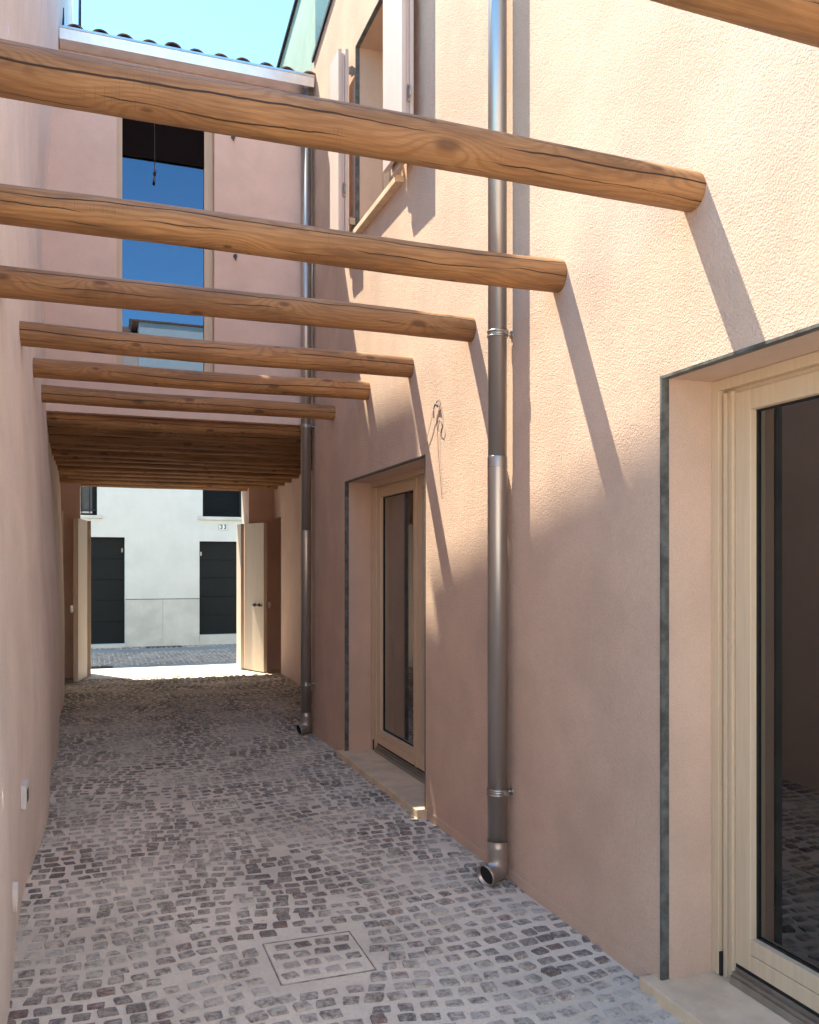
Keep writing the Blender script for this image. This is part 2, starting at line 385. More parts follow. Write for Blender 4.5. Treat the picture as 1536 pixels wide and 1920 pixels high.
for (a, b, c, d) in (ND, FD, UW):
    e = .004; pf = MB()
    pf.box(XR-.003, XR+.031, b-e, b+.006, c+.001, d+.006); pf.box(XR-.003, XR+.031, a-.006, a+e, c+.001, d+.006); pf.box(XR-.003, XR+.031, a+e, b-e, d-e, d+.006)
    pf.build('edge_profile', 'zinc', house)
rf = MB(); y0, y1 = .35, 8.2; ym = 6.6
rf.prism_x([(y0, rtop(y0)+.005), (ym, rtop(ym)+.005), (y1, rtop(y1)+.005), (y1, rtop(y1)+.04), (ym, rtop(ym)+.04), (y0, rtop(y0)+.04)], XR-.004, 7.2)
rf.build('roof', 'tile', house)
vt = MB(); vt.prism_x([(y0, rtop(y0)-.01), (ym, rtop(ym)-.01), (y1, rtop(y1)-.01), (y1, rtop(y1)+.03), (ym, rtop(ym)+.03), (y0, rtop(y0)+.03)], XR-.022, XR-.006); vt.build('verge_trim', 'iron', house)
for a, b in ((.55, ND[0]-.05), (ND[1]+.075, FD[0]-.05), (FD[1]+.05, 8.26)): MB().box(XR-.008, XR+.01, a, b, -.02, .055).build('base_course', 'reveal', house)
for (a, b) in ((ND[0], ND[1]), (FD[0], FD[1]), (5.6, 6.9)):     # rooms behind the glass
    zz0, zz1 = (0.04, 2.7) if a != 5.6 else (3.4, 6.4)
    rm = MB(); x0, x1, ya, yb = XR+.44, 6.0, a-.75, b+.42
    rm.quad((x1, ya, zz0), (x1, yb, zz0), (x1, yb, zz1), (x1, ya, zz1)); rm.quad((x0, ya, zz0), (x1, ya, zz0), (x1, ya, zz1), (x0, ya, zz1))
    rm.quad((x0, yb, zz0), (x0, yb, zz1), (x1, yb, zz1), (x1, yb, zz0)); rm.quad((x0, ya, zz1), (x1, ya, zz1), (x1, yb, zz1), (x0, yb, zz1))
    rm.build('room', 'roomwall', house); fl = MB(); fl.quad((x0, ya, zz0), (x0, yb, zz0), (x1, yb, zz0), (x1, ya, zz0)); fl.build('room_floor', 'roomfloor', house)

def glazed_door(o):
    a, b, c, d = o; x = XR+.228
    f = MB()                                            # fixed frame with its stepped guide channel
    for s, e in ((1, b), (-1, a)):
        f.box(x, x+.10, e-s*.0005, e-s*.040, c+.001, d-.001)
        f.box(x+.045, x+.10, e-s*.040, e-s*.052, c+.001, d-.041)
        f.box(x+.012, x+.10, e-s*.052, e-s*.070, c+.001, d-.053); f.box(x+.020, x+.10, e-s*.070, e-s*.094, c+.001, d-.053); f.box(x+.008, x+.10, e-s*.094, e-s*.108, c+.03, d-.053)
    f.box(x, x+.10, a+.04, b-.04, d-.041, d-.001); f.box(x+.030, x+.10, a+.052, b-.052, d-.058, d-.041)
    fr = f.build('glazed_door', 'paint', house, .002)
    mid = (a+b)/2-(.135 if o is FD else .02); zt = d-.060; zb = c+.075
    for (l0, l1) in ((mid+.004, b-.110), (a+.110, mid-.004)):
        lf = MB(); xs = x+.018; xe = x+.088; sw = .080
        lf.box(xs, xe, l0, l0+sw, zb, zt); lf.box(xs, xe, l1-sw, l1, zb, zt); lf.box(xs, xe, l0+sw, l1-sw, zt-.075, zt)
        lf.box(xs+.001, xe, l0+sw, l1-sw, zb+.062, zb+.118); lf.box(xs, xe, l0+sw, l1-sw, zb, zb+.060)
        leaf = lf.build('door_leaf', 'paint', fr, .003)
        sp = MB(); g0, g1, h0, h1 = l0+sw, l1-sw, zb+.118, zt-.075; q = .006
        sp.box(xs+.028, xs+.046, g0, g0+q, h0, h1).box(xs+.028, xs+.046, g1-q, g1, h0, h1).box(xs+.028, xs+.046, g0+q, g1-q, h0, h0+q).box(xs+.028, xs+.046, g0+q, g1-q, h1-q, h1)
        sp.build('gasket', 'black', fr)
        gm = MB(); gm.quad((xs+.036, g0, h0), (xs+.036, g0, h1), (xs+.036, g1, h1), (xs+.036, g1, h0)); gm.build('glass_pane', 'glass', fr)
    ov = MB(); ov.box(x+.006, x+.018, mid-.018, mid+.022, zb+.002, zt-.002); ov.build('meeting_bead', 'paint', fr, .002)
    tr = MB(); tr.box(x-.005, x+.10, a+.041, b-.109, c+.0005, c+.03); tr.box(x+.004, x+.10, a+.041, b-.109, c+.03, c+.045); tr.box(x+.02, x+.10, a+.05, b-.109, c+.045, c+.06)
    tr.build('sliding_track', 'alu', fr)
    bk = MB(); bk.box(x+.024, x+.09, a+.05, b-.05, c+.06, c+.0745); bk.box(x+.002, x+.03, b-.052, b-.041, c+.002, c+.09); bk.build('rubber_seal', 'black', fr)
    sl_ = MB(); sl_.box(XR-.062, XR+.34, a-.03, b+.055, -.02, c); sl_.build('threshold', 'stone', fr, .004)
glazed_door(ND); glazed_door(FD)
# upstairs window
a, b, c, d = UW; x = XR+.225; f = MB()
f.box(x, x+.07, b-.06, b-.001, c+.03, d-.001).box(x, x+.07, a+.001, a+.06, c+.03, d-.001).box(x, x+.07, a+.06, b-.06, d-.06, d-.001).box(x, x+.07, a+.06, b-.06, c+.03, c+.09)
f.box(x+.015, x+.06, (a+b)/2-.05, (a+b)/2+.05, c+.09, d-.06)
wf = f.build('casement_window', 'paint', house, .003)
g = MB(); g.quad((x+.04, a+.06, c+.09), (x+.04, a+.06, d-.06), (x+.04, b-.06, d-.06), (x+.04, b-.06, c+.09)); g.build('glass_pane', 'glass', wf)
MB().box(XR-.055, XR+.30, a-.05, b-.002, c-.015, c+.03).build('sill', 'stone', wf, .004)
for nm, (ya, yb, lab) in {'far': (6.80, 7.07, 'folded shutter stacked on the far side of the window'), 'near': (5.27, 5.66, 'folded shutter stacked on the near side of the window')}.items():
    sh = MB(); sh.box(XR-.140, XR-.112, ya, yb, Z(2.70), Z(4.19)); so_ = sh.build('folding_shutter', 'shutter', house, .003); so_['label'] = lab
    s2 = MB(); s2.box(XR-.082, XR-.054, ya+(.0 if nm == 'far' else .012), yb, Z(2.68), Z(4.20)); s2.build('inner_panel', 'shutter', so_, .003)
    s3 = MB(); yy = ya+.02 if nm == 'far' else yb-.05; s3.box(XR-.110, XR-.084, ya+.02, ya+.05, Z(2.72), Z(4.17)); s3.box(XR-.110, XR-.084, yb-.05, yb-.02, Z(2.72), Z(4.17)); s3.build('batten', 'shutter', so_, .002)
    for zz in (2.80, 4.02):
        hg = MB(); yh = 6.79 if nm == 'far' else 5.672
        hg.tube([(XR-.03, yh, Z(zz)-.04), (XR-.03, yh, Z(zz)+.04)], .009, 10); hg.box(XR-.053, XR-.006, yh-.012, yh+.012, Z(zz)-.025, Z(zz)+.028)
        hg.build('hinge', 'chrome', so_)
    lk = MB(); yl = ya-.006; lk.box(XR-.10, XR-.085, yl, yl+.012, Z(3.00), Z(3.11)); lk.tube([(XR-.092, yl-.004, Z(3.02)), (XR-.092, yl-.022, Z(3.03)), (XR-.092, yl-.022, Z(3.09)), (XR-.092, yl-.004, Z(3.10))], .004, 8); lk.build('latch', 'chrome', so_)

# ------------------------------------------------------------------ left house (old, wavy wall)
ZP = [(-.2, -.285), (.8, -.288), (1.6, -.315), (2.9, -.372), (4.4, -.400), (5.6, -.318), (6.25, -.272), (7.5, -.22), (10.8, -.20)]
def XL(yy, z):
    for (z0, a0), (z1, a1) in zip(ZP, ZP[1:]):
        if z <= z1: break
    t = min(1, max(0, (z-z0)/(z1-z0))); x = a0+(a1-a0)*t
    x += .016*math.sin(yy*2.3+.6)*max(0, 1-z/3)+.022*mnoise.noise(Vector((yy*.55, z*.6, 1.7)))+.006*mnoise.noise(Vector((yy*2.2, z*2.0, 5)))
    x -= .024*max(0, min(1.6, 6-yy))*min(1, max(0, z/2.5))
    if yy > YF and z < 3.2: x -= .012*(yy-YF)
    return x
left = thing('old_house', 'old blush plastered house with uneven leaning wall along the left side', 'house', (-2.5, 3, 0))
def ltop(yy): return Z(min(8.45, 7.84+(8.66-yy)*.24))
lw = MB(); ny, nz = 150, 60; yA, yB = 5.15, 8.75
def lgrid(mb, yA, yB, zlo, zhi, ny, nz):
    i0 = len(mb.v)
    for i in range(ny+1):
        yy = yA+(yB-yA)*i/ny
        for j in range(nz+1):
            z = zlo(yy)+(zhi(yy)-zlo(yy))*j/nz; mb.v.append((XL(yy, z), yy, z))
    for i in range(ny):
        for j in range(nz):
            p = i0+i*(nz+1)+j; mb.sm.add(len(mb.f)); mb.f.append([p, p+1, p+nz+2, p+nz+1])
lgrid(lw, yA, yB, lambda q: -.05, ltop, 80, 64); lgrid(lw, 3.3, yA, lambda q: -.05, lambda q: Z(3.4), 40, 30); lgrid(lw, 1.4, 3.3, lambda q: -.05, lambda q: Z(1.62), 40, 24)  # near end stepped down out of view to admit skylight
lgrid(lw, yB, 12.7, lambda q: -.05, lambda q: Z(6.3), 60, 40); lgrid(lw, 12.7, 13.6, lambda q: 2.36, lambda q: Z(6.3), 12, 30)
lw.quad((-.36, 12.7, -.05), (-.95, 12.7, -.05), (-.95, 12.7, 2.36), (-.36, 12.7, 2.36)); lw.quad((-.95, 12.7, -.05), (-.95, 13.6, -.05), (-.95, 13.6, 2.36), (-.95, 12.7, 2.36)); lw.quad((-.36, 12.7, 2.36), (-.95, 12.7, 2.36), (-.95, 13.6, 2.36), (-.36, 13.6, 2.36))
lw.box(-.34, -.24, 8.76, 13.0, Z(7.12), Z(7.9)); lw.box(-.34, -.24, 9.22, 13.0, Z(7.901), Z(9.4)); lw.box(-.34, -.26, 9.45, 13.0, Z(6.301), Z(7.119))  # unseen thin slabs added to cast shade, gap left for the sun patch
lw.quad((-6, 8.75, Z(6.2)), (XL(8.75, 8)-.01, 8.75, Z(6.2)), (XL(8.75, 8)-.01, 8.75, ltop(8.75)), (-6, 8.75, ltop(8.75)))
lw.quad((-.42, yA, Z(3.0)), (-6, yA, Z(3.0)), (-6, yA, ltop(yA)), (-.2, yA, ltop(yA))); lw.quad((-.2, 1.4, -.05), (-6, 1.4, -.05), (-6, 1.4, Z(1.62)), (-.3, 1.4, Z(1.62)))
lw.build('wall', 'plaster', left)
lr = MB(); lr.box(-6, -.36, 3.3, 5.14, Z(3.401), Z(3.5)); MB().box(-1.2, -.39, 1.35, 3.28, Z(1.621), Z(1.68)).build('added_wall_coping', 'stone', left); lr.build('added_lower_roof', 'tile', left); lr = MB(); pts = [(5.05, ltop(1)+.005), (6.118, ltop(6.118)+.005), (8.72, ltop(8.72)+.005), (8.72, ltop(8.72)+.1), (6.118, ltop(6.118)+.1), (5.05, ltop(1)+.1)]  # coping and lower roof cap the unseen steps made for skylight
lr.prism_x(pts, -6.2, -.17); lr.build('roof', 'tile', left)
cp = MB(); cp.tube([(-.155, 12.9, Z(4.6)), (-.155, 12.9, Z(9.4))], .022, 12); cp.build('corner_pipe', 'iron', left)
sw = MB(); sw.prism_x([(8.36, Z(4.76)), (8.56, Z(4.76)), (8.56, Z(4.98)), (8.50, Z(5.08))], -.27, -.235); swo = sw.build('side_window', 'iron', left, .004)
sg = MB(); sg.box(-.234, -.231, 8.42, 8.54, Z(4.79), Z(4.95)); sg.build('glass_pane', 'skyglass', swo)

# ------------------------------------------------------------------ facade building over the passage
fb = thing('gatehouse', 'rose stuccoed house bridging the covered passage with tall narrow window', 'house', (1, 11, 0))
FW = (.212, 1.075, Z(1.72), Z(4.22)); PF = lambda u, d, z: (u, YF+d, z)
ZB = 2.975; EA = Z(4.62)
w = MB(); wall_sheet(w, [-.46, XR-.002], [ZB], lambda q: EA, [], PF, .45) if False else None
us = sorted([-.46, FW[0], FW[1], XR-.002]); zs = [ZB, FW[2], FW[3], EA]
for i in range(3):
    for j in range(3):
        if i == 1 and j == 1: continue
        w.quad(PF(us[i], 0, zs[j]), PF(us[i+1], 0, zs[j]), PF(us[i+1], 0, zs[j+1]), PF(us[i], 0, zs[j+1]))
w.quad(PF(us[0], 0, ZB), PF(us[0], .45, ZB), PF(us[3], .45, ZB), PF(us[3], 0, ZB))
reveals(w, FW, PF, 0, .35)
# passage side wall, gate wall, upper mass towards the street
w.quad((2.67, 8.24, -.05), (2.67, 12.95, -.05), (2.67, 12.95, 3.05), (2.67, 8.24, 3.05)); w.quad((2.67, 12.95, 2.36), (2.67, 13.6, 2.36), (2.67, 13.6, 3.05), (2.67, 12.95, 3.05))
w.quad((2.67, 12.95, -.05), (3.2, 12.95, -.05), (3.2, 12.95, 2.36), (2.67, 12.95, 2.36)); w.quad((3.2, 12.95, -.05), (3.2, 13.6, -.05), (3.2, 13.6, 2.36), (3.2, 12.95, 2.36)); w.quad((2.67, 12.95, 2.36), (2.67, 13.6, 2.36), (3.2, 13.6, 2.36), (3.2, 12.95, 2.36))
YG0, YG1 = 13.55, 14.22
w.box(2.29, 8, YG0, YG1, -.05, EA).box(-8, -.16, YG0, YG1, -.05, EA).box(-.16, 2.29, YG0+.4, YG1, 2.84, EA)
sf = MB(); sf.box(2.292, 8, YG1+.001, YG1+.015, -.05, EA).box(-8, -.162, YG1+.001, YG1+.015, -.05, EA).box(-.162, 2.292, YG1+.001, YG1+.015, 2.842, EA); sf.build('bounce_street_face', 'white', fb)  # unseen pale skin added to keep pink bounce off the white house
w.build('wall', 'facade', fb)
cl = MB(); cl.box(-.7, 3.0, YF+.02, YG0+.38, 3.06, 3.10); cl.build('ceiling', 'board', fb)
rf = MB(); yr = 11.2; rp = lambda q: EA+.02+.28*(min(q, 2*yr-q)-YF)
rf.prism_x([(YF-.06, rp(YF-.06)), (yr, rp(yr)), (14.4, rp(14.4)), (14.4, rp(14.4)+.05), (yr, rp(yr)+.05), (YF-.06, rp(YF-.06)+.05)], -.27, 2.03)
k = 0; x = -.14
while x < 1.98:                                          # barrel tiles, four overlapping courses to the ridge
    for cidx in range(6):
        ya = YF-.13+cidx*.5; yb = ya+.56; r0, r1 = .082, .066
        n = 10; i = len(rf.v)
        jx = random.gauss(0, .006); jz = random.gauss(0, .005)
        for (q, r, lift) in ((ya, r0, .02), (yb, r1, 0)):
            for inn in (0, .014):
                for s in range(n+1):
                    t = math.pi*s/n
                    rf.v.append((x+jx+(r-inn)*math.cos(t), q, rp(q)+.045+lift+jz+(r-inn)*math.sin(t)*.85))
        L = n+1
        for s in range(n):
            rf.sm.add(len(rf.f)); rf.f.append([i+s, i+s+1, i+2*L+s+1, i+2*L+s])
            rf.f.append([i+s, i+L+s, i+L+s+1, i+s+1]); rf.f.append([i+L+s, i+3*L+s, i+3*L+s+1, i+L+s+1])
    x += .2095
rf.build('roof', 'tile', fb)
gt = MB(); gz = Z(4.56)
pr = [(YF-.165, gz+.10), (YF-.150, gz+.015), (YF-.03, gz), (YF-.006, gz+.005), (YF-.006, gz+.13), (YF-.012, gz+.13), (YF-.012, gz+.02), (YF-.14, gz+.03), (YF-.155, gz+.10)]
gt.prism_x(pr, -.262, 1.99); gt.box(-.262, 1.99, YF-.175, YF-.153, gz+.10, gz+.118); gt.build('gutter', 'gutter', fb)
# tall window
a, b, c, d = FW; f = MB(); yq = YF+.10; fw = .05
f.box(a+.001, a+fw, yq, yq+.07, c+.001, d-.001).box(b-fw-.03, b-.001, yq, yq+.07, c+.001, d-.001).box(a+fw, b-fw-.03, yq, yq+.07, d-.05, d-.001).box(a+fw, b-fw-.03, yq, yq+.07, c+.001, c+.06)
wf = f.build('tall_window', 'paint', fb, .003)
g = MB(); g.quad((a+fw, yq+.04, c+.06), (b-fw-.03, yq+.04, c+.06), (b-fw-.03, yq+.04, d-.05), (a+fw, yq+.04, d-.05)); g.build('glass_pane', 'skyglass', wf)
MB().box(a+fw+.002, b-fw-.032, yq+.012, yq+.034, Z(3.77), d-.052).build('blind_box', 'blind', wf)
cd = MB(); cd.tube([(.545, yq+.008, Z(4.15)), (.548, yq+.006, Z(3.70)), (.543, yq+.006, Z(3.57))], .0022, 6)
for zz in (3.66, 3.575): cd.tube([(.55 if zz > 3.6 else .543, yq+.005, Z(zz)-.014), (.55 if zz > 3.6 else .543, yq+.005, Z(zz)+.014)], .012, 8)
cd.build('pull_cord', 'cable', wf)
rm = MB(); rm.box(a-.6, b+.6, YF+.5, YF+3, 3.2, 6.0); rm.build('room', 'roomwall', fb)
for zz, X_ in ((4.04, 1.248), (2.926, 1.268)):
    h = MB(); h.tube([(X_, YF+.02, Z(zz)), (X_, YF-.012, Z(zz))], .020, 12); h.tube([(X_, YF-.012, Z(zz)), (X_+.004, YF-.035, Z(zz)+.004), (X_-.004, YF-.045, Z(zz)-.05)], .007, 8)
    tag(recenter(h.build('wall_stub', 'cable')), 'dark cable stub on the rose facade, '+('upper of two, under the biggest log' if zz > 3.5 else 'lower of two, hooked downwards'), 'cable stub', 'cable stubs on the facade')

# neighbour rising over the roof on the right
nb = thing('neighbour_house', 'pale green rendered house gable rising behind the tiled roof', 'house', (3.5, 10.5, 0))
gy = lambda q: Z(5.79+.19*(10.1-q))
w = MB(); w.prism_x([(8.262, 5.6), (10.6, 5.6), (10.6, gy(10.6)), (8.262, gy(8.262))], XR+.03, 6); w.build('wall', 'green', nb)
t_ = MB(); t_.prism_x([(8.262, gy(8.262)+.003), (10.7, gy(10.7)+.003), (10.7, gy(10.7)+.06), (8.262, gy(8.262)+.06)], XR+.0, 6); t_.build('verge_trim', 'gutter', nb)
t_ = MB(); t_.prism_x([(8.27, gy(8.27)-.03), (10.7, gy(10.7)-.03), (10.7, gy(10.7)+.0), (8.27, gy(8.27)+.0)], XR+.0, XR+.028); t_.build('flashing', 'iron', nb)

# ------------------------------------------------------------------ logs
def log(Y, zr, x0, x1, r, label, group, seed, dz=0.0, nseg=56):
    rng = random.Random(seed); mb = MB(); n = 28; bow = rng.uniform(-.012, .012); ph = rng.uniform(0, 6)
    tp = rng.uniform(-.05, .05)
    for i in range(nseg+1):
        t = i/nseg; x = x0+(x1-x0)*t
        cz = zr+bow*math.sin(math.pi*t)+dz*(t-.5)+.004*math.sin(3*t*3+ph); cy = .006*math.sin(2.2*t*3+ph*2)
        rr = r*(1+2.2*tp*(t-.5)+.012*math.sin(9*t+ph))
        for j in range(n):
            a = 2*math.pi*j/n
            q = rr*(1+.035*mnoise.noise(Vector((x*1.7+seed*7, math.cos(a)*1.2, math.sin(a)*1.2)))+.014*mnoise.noise(Vector((x*7+seed*3, math.cos(a)*2.5, math.sin(a)*2.5))))
            mb.v.append((x, Y+cy-math.sin(a)*q, cz+math.cos(a)*q))
    uvs = []
    for i in range(nseg):
        for j in range(n):
            p = i*n+j; p2 = i*n+(j+1) % n; mb.sm.add(len(mb.f)); mb.f.append([p, p+n, p2+n, p2])
            u0 = (x1-x0)*i/nseg; u1 = (x1-x0)*(i+1)/nseg; va = 2*math.pi*r*j/n; vb = 2*math.pi*r*(j+1)/n
            uvs += [(u0, va), (u1, va), (u1, vb), (u0, vb)]
    mb.f.append([j for j in range(n)]); mb.f.append([nseg*n+j for j in range(n)][::-1])
    for j in range(2*n): uvs.append((.3, .02))
    o = mb.build('timber_log', 'log'); me = o.data; l = me.uv_layers.new(name='uv')
    for k, q in enumerate(uvs): l.data[k].uv = q
    recenter(o); return tag(o, label, 'log', group)
G1 = 'round log beams spanning the open courtyard'
spec = [(1.577, 1.308, .075, 'thick log beam cut off by the top right corner of the picture'),
        (2.568, 1.342, .0695, 'biggest whole log, cracked, crossing in front of the tiled eave and upstairs shutters'),
        (3.507, 1.334, .072, 'log just below the biggest one, its end right of the near downpipe'),
        (4.492, 1.338, .071, 'log beam whose end meets the wall just left of the near downpipe'),
        (5.483, 1.346, .069, 'log beam ending on the wall above the near edge of the far glazed door'),
        (6.463, 1.364, .068, 'log beam with bright sunlit right end above the far jamb of the far door'),
        (7.463, 1.370, .067, 'log beam with a dark shaded end, last one in the open before the facade')]
for i, (Y, zr, r, lab) in enumerate(spec):
    log(Y, zr+EYE, -.75 if i < 4 else -.62, XR+.10, r, lab, G1, 11+i*5, dz=random.uniform(-.01, .01))
ORD = ['first', 'second', 'third', 'fourth', 'fifth', 'sixth', 'seventh', 'eighth', 'ninth', 'tenth', 'eleventh', 'twelfth']
for i in range(12):
    log(8.40+i*.482, 1.325-.006*i+EYE, -.8, 2.78, .066, 'log under the passage ceiling, %s counting from the courtyard edge' % ORD[i] if i else 'log under the lower edge of the rose facade, foremost of the passage ceiling', 'log beams under the passage ceiling', 101+i*3, nseg=30)

# ------------------------------------------------------------------ downpipes
def downpipe(x, y, ztop, r0, r1, zj, clamps, label, dirv):
    t = thing('downpipe', label, 'downpipe', (x, y, 0), 'stainless downpipes')
    p = MB(); p.tube([(x, y, zj-.03), (x, y, ztop)], r0, 40); 
    p.tube([(x, y, .17), (x, y, zj-.06), (x, y, zj), (x, y, zj+.004)], [r1, r1, r1, r0+.001], 40)
    p.tube([(x, y, zj-.052), (x, y, zj-.048), (x, y, zj-.044)], [r1, r1+.0025, r1], 40, caps=False)
    p.build('pipe', 'steel', t)
    sh = MB(); D = Vector(dirv).normalized(); rs = r1+.0025
    path = [(x, y, .215), (x, y, .19), (x, y, .182), (x, y, .174), (x, y, .075)]
    c0 = Vector((x, y, .068)); 
    sh.tube(path, [rs, rs, rs+.003, rs, rs], 40, caps=False)
    # mitred shoe: ring at the bend lies in the bisecting plane
    n = 40; bis = (Vector((0, 0, -1))+D).normalized(); i = len(sh.v)
    side = Vector((0, 0, 1)).cross(D).normalized(); rings = []
    e1 = Vector((D.x, D.y, 0)).normalized()
    def ring(fn):
        s0 = len(sh.v)
        for j in range(n): sh.v.append(tuple(fn(2*math.pi*j/n)))
        return s0
    nrm = bis
    def mitre(a):
        q = e1*math.cos(a)*rs+side*math.sin(a)*rs
        k = -(q.dot(nrm))/nrm.z if True else 0
        return c0+q+Vector((0, 0, k))
    A = ring(lambda a: Vector((x, y, .13))+e1*math.cos(a)*rs+side*math.sin(a)*rs); B = ring(mitre)
    upv = D.cross(side).normalized()
    if upv.z < 0: upv = -upv
    Lm = .095
    def mouth(a, rr, L):
        return c0+D*L+(upv*math.cos(a)*rr*-1)+side*math.sin(a)*rr
    # match: at a=0 (e1 side) the mitre point is the inner corner (top of the spout)
    Cc = ring(lambda a: c0+D*(Lm-.012)+upv*math.cos(a)*rs+side*math.sin(a)*rs)
    Dd = ring(lambda a: c0+D*Lm+upv*math.cos(a)*(rs+.004)+side*math.sin(a)*(rs+.004))
    E = ring(lambda a: c0+D*Lm+upv*math.cos(a)*(rs-.003)+side*math.sin(a)*(rs-.003))
    F = ring(lambda a: c0+D*.01+upv*math.cos(a)*(rs-.006)+side*math.sin(a)*(rs-.006))
    for P_, Q_ in ((A, B), (B, Cc), (Cc, Dd), (Dd, E), (E, F)):
        for j in range(n):
            j2 = (j+1) % n; sh.sm.add(len(sh.f)); sh.f.append([P_+j, P_+j2, Q_+j2, Q_+j])
    sh.build('shoe', 'steel', t)
    mo = MB(); mo.v = [tuple(c0+D*(Lm-.02)+upv*math.cos(2*math.pi*j/n)*(rs-.0035)+side*math.sin(2*math.pi*j/n)*(rs-.0035)) for j in range(n)]; mo.f = [list(range(n))]; mo.build('outlet_shade', 'dark', t)  # dark disc paints the shade inside the shoe mouth
    for zc in clamps:
        c_ = MB(); rr = (r0 if zc > zj else r1)+.002
        for dzc in (-.012, 0, .012):
            c_.tube([(x, y, zc+dzc-.006), (x, y, zc+dzc-.003), (x, y, zc+dzc+.003), (x, y, zc+dzc+.006)], [rr-.002, rr+(.004 if dzc else .001), rr+(.004 if dzc else .001), rr-.002], 36, caps=False)
        c_.tube([(x+.02, y-rr-.014, zc), (x+.02, y-rr+.01, zc)], .012, 10)
        c_.tube([(x+rr-.01, y-.02, zc), (XR+.02, y-.02, zc)], .006, 8); c_.tube([(XR-.006, y-.02, zc), (XR+.004, y-.02, zc)], .02, 12)
        c_.build('clamp', 'chrome', t)
downpipe(1.938, 4.008, Z(5.0), .0480, .0505, Z(.56), [Z(1.184), Z(-1.138), Z(3.6)], 'large steel downpipe with shoe in the right foreground between the two glazed doors', (-1, -.42, -.18))
downpipe(1.930, 8.185, Z(4.58), .049, .0512, Z(.35), [Z(1.35), Z(-1.116)], 'slimmer looking steel downpipe in the corner beside the passage mouth', (-1, -.42, -.18))

# ------------------------------------------------------------------ cables on the wall, junction box, drain
ct = thing('cable_bundle', 'loose cables dangling from a hole in the sunlit wall above the far door', 'cables', (XR, 4.99, Z(1.03)))
k = MB()
def wy(px): return (3494/(px-172)-.687)/.94
def wp(px, py, off=.01): f_ = 3494/(px-172); return (XR-off, wy(px), Z((1064-py)*f_/1634))
k.tube([wp(824, 750, -.01), wp(824, 752, .015), wp(820, 760, .018), wp(817, 768, .015), wp(816, 784, .01)], .0036, 8)
k.tube([wp(824, 750, .0), wp(828, 762, .015), wp(828, 785, .012), wp(824, 806, .012), wp(830, 812, .012), wp(833, 800, .012), wp(829, 783, .02)], .0022, 8)
k.tube([wp(819, 762, .015), wp(822, 757, .018), wp(825, 763, .015)], .006, 8); k.build('dark_cable', 'cable', ct)
k = MB(); k.tube([wp(818, 768, .02), wp(813, 785, .014), wp(808, 806, .014), wp(802, 828, .01), wp(795, 837, .01), wp(790, 841, .012)], .0024, 6)
k.build('pale_cable', 'cablew', ct)
k = MB(); k.tube([wp(826, 775, .02), wp(823, 800, .012), wp(824, 850, .008), wp(828, 900, .008), wp(831, 936, .008)], .0014, 6); k.build('thin_wire', 'cable', ct)
jb = thing('wall_socket', 'small white cover box low on the left wall', 'wall box', (-.29, 4.55, Z(-1.16)))
xj = XL(4.56, .53); MB().box(xj-.01, xj+.024, 4.47, 4.62, Z(-1.14), Z(-1.03)).build('housing', 'plastic', jb, .005)
MB().box(xj+.0245, xj+.027, 4.515, 4.575, Z(-1.115), Z(-1.06)).build('socket_plate', 'black', jb, .001)
xj = XL(3.85, .27); dr = thing('vent_pipe', 'round pipe end set in the left wall near the ground', 'pipe end', (xj, 3.80, .2))
q = MB(); q.tube([(xj-.05, 3.80, .29), (xj+.018, 3.80, .285)], [.058, .058], 24, caps=False); q.tube([(xj+.018, 3.80, .285), (xj-.03, 3.80, .287)], [.058, .046], 24, caps=False); q.build('collar', 'plaster', dr)
q = MB(); q.tube([(xj-.03, 3.80, .287), (xj+.002, 3.80, .286)], .047, 24); q.build('opening', 'dark', dr)  # dark plug paints the shade inside the pipe end

# ------------------------------------------------------------------ gate leaves
def slab(p, q, t, z0, z1, name, mat, parent, bevel=.004):
    p, q = Vector(p), Vector(q); d = (q-p).normalized(); nn = Vector((-d.y, d.x))*t
    pts = [p, q, q+nn, p+nn]
    A = sum(pts[i].x*pts[(i+1) % 4].y-pts[(i+1) % 4].x*pts[i].y for i in range(4))
    if A < 0: pts = pts[::-1]
    return MB().prism([tuple(v) for v in pts], z0, z1).build(name, mat, parent, bevel)
gz0, gz1 = .02, 2.28
g = thing('folding_gate', 'right hand beige folding gate leaf with a lever handle, partly sunlit', 'gate', (2.3, 13.5, 0), 'folding gate leaves')
slab((2.222, 14.02), (2.231, 13.64), -.05, gz0, gz1, 'outer_panel', 'gatepaint', g)
pb = slab((2.234, 13.625), (2.440, 13.11), .06, gz0, gz1, 'inner_panel', 'gatepaint', g)
hd = MB(); hx, hy = 2.395, 13.215; nrm = Vector((-.515, -.206)).normalized(); zz = Z(-.57); al = Vector((-.206, .515)).normalized()
b0 = Vector((hx, hy)); 
def P3(v, z): return (v.x, v.y, z)
hd.tube([P3(b0, zz), P3(b0+nrm*.012, zz)], .026, 16); hd.tube([P3(b0+nrm*.012, zz), P3(b0+nrm*.05, zz), P3(b0+nrm*.055+al*.02, zz), P3(b0+nrm*.055+al*.12, zz)], .009, 10)
c2 = b0-al*.06; hd.tube([P3(c2, zz-.005), P3(c2+nrm*.012, zz-.005)], .014, 12); c3 = b0+al*.13; hd.tube([P3(c3, zz-.003), P3(c3+nrm*.02, zz-.003)], .026, 14)
hd.build('handle', 'iron', pb)
lk = MB(); e0 = Vector((2.440, 13.11)); lk.box(2.49, 2.545, 13.09, 13.13, zz-.045, zz+.05); lk.build('lock_case', 'chrome', g)
g = thing('folding_gate', 'left hand beige folding gate leaf standing ajar beside the old wall', 'gate', (-.12, 13.3, 0), 'folding gate leaves')
slab((-.085, 14.0), (-.06, 13.53), .05, gz0, gz1, 'outer_panel', 'gatepaint', g)
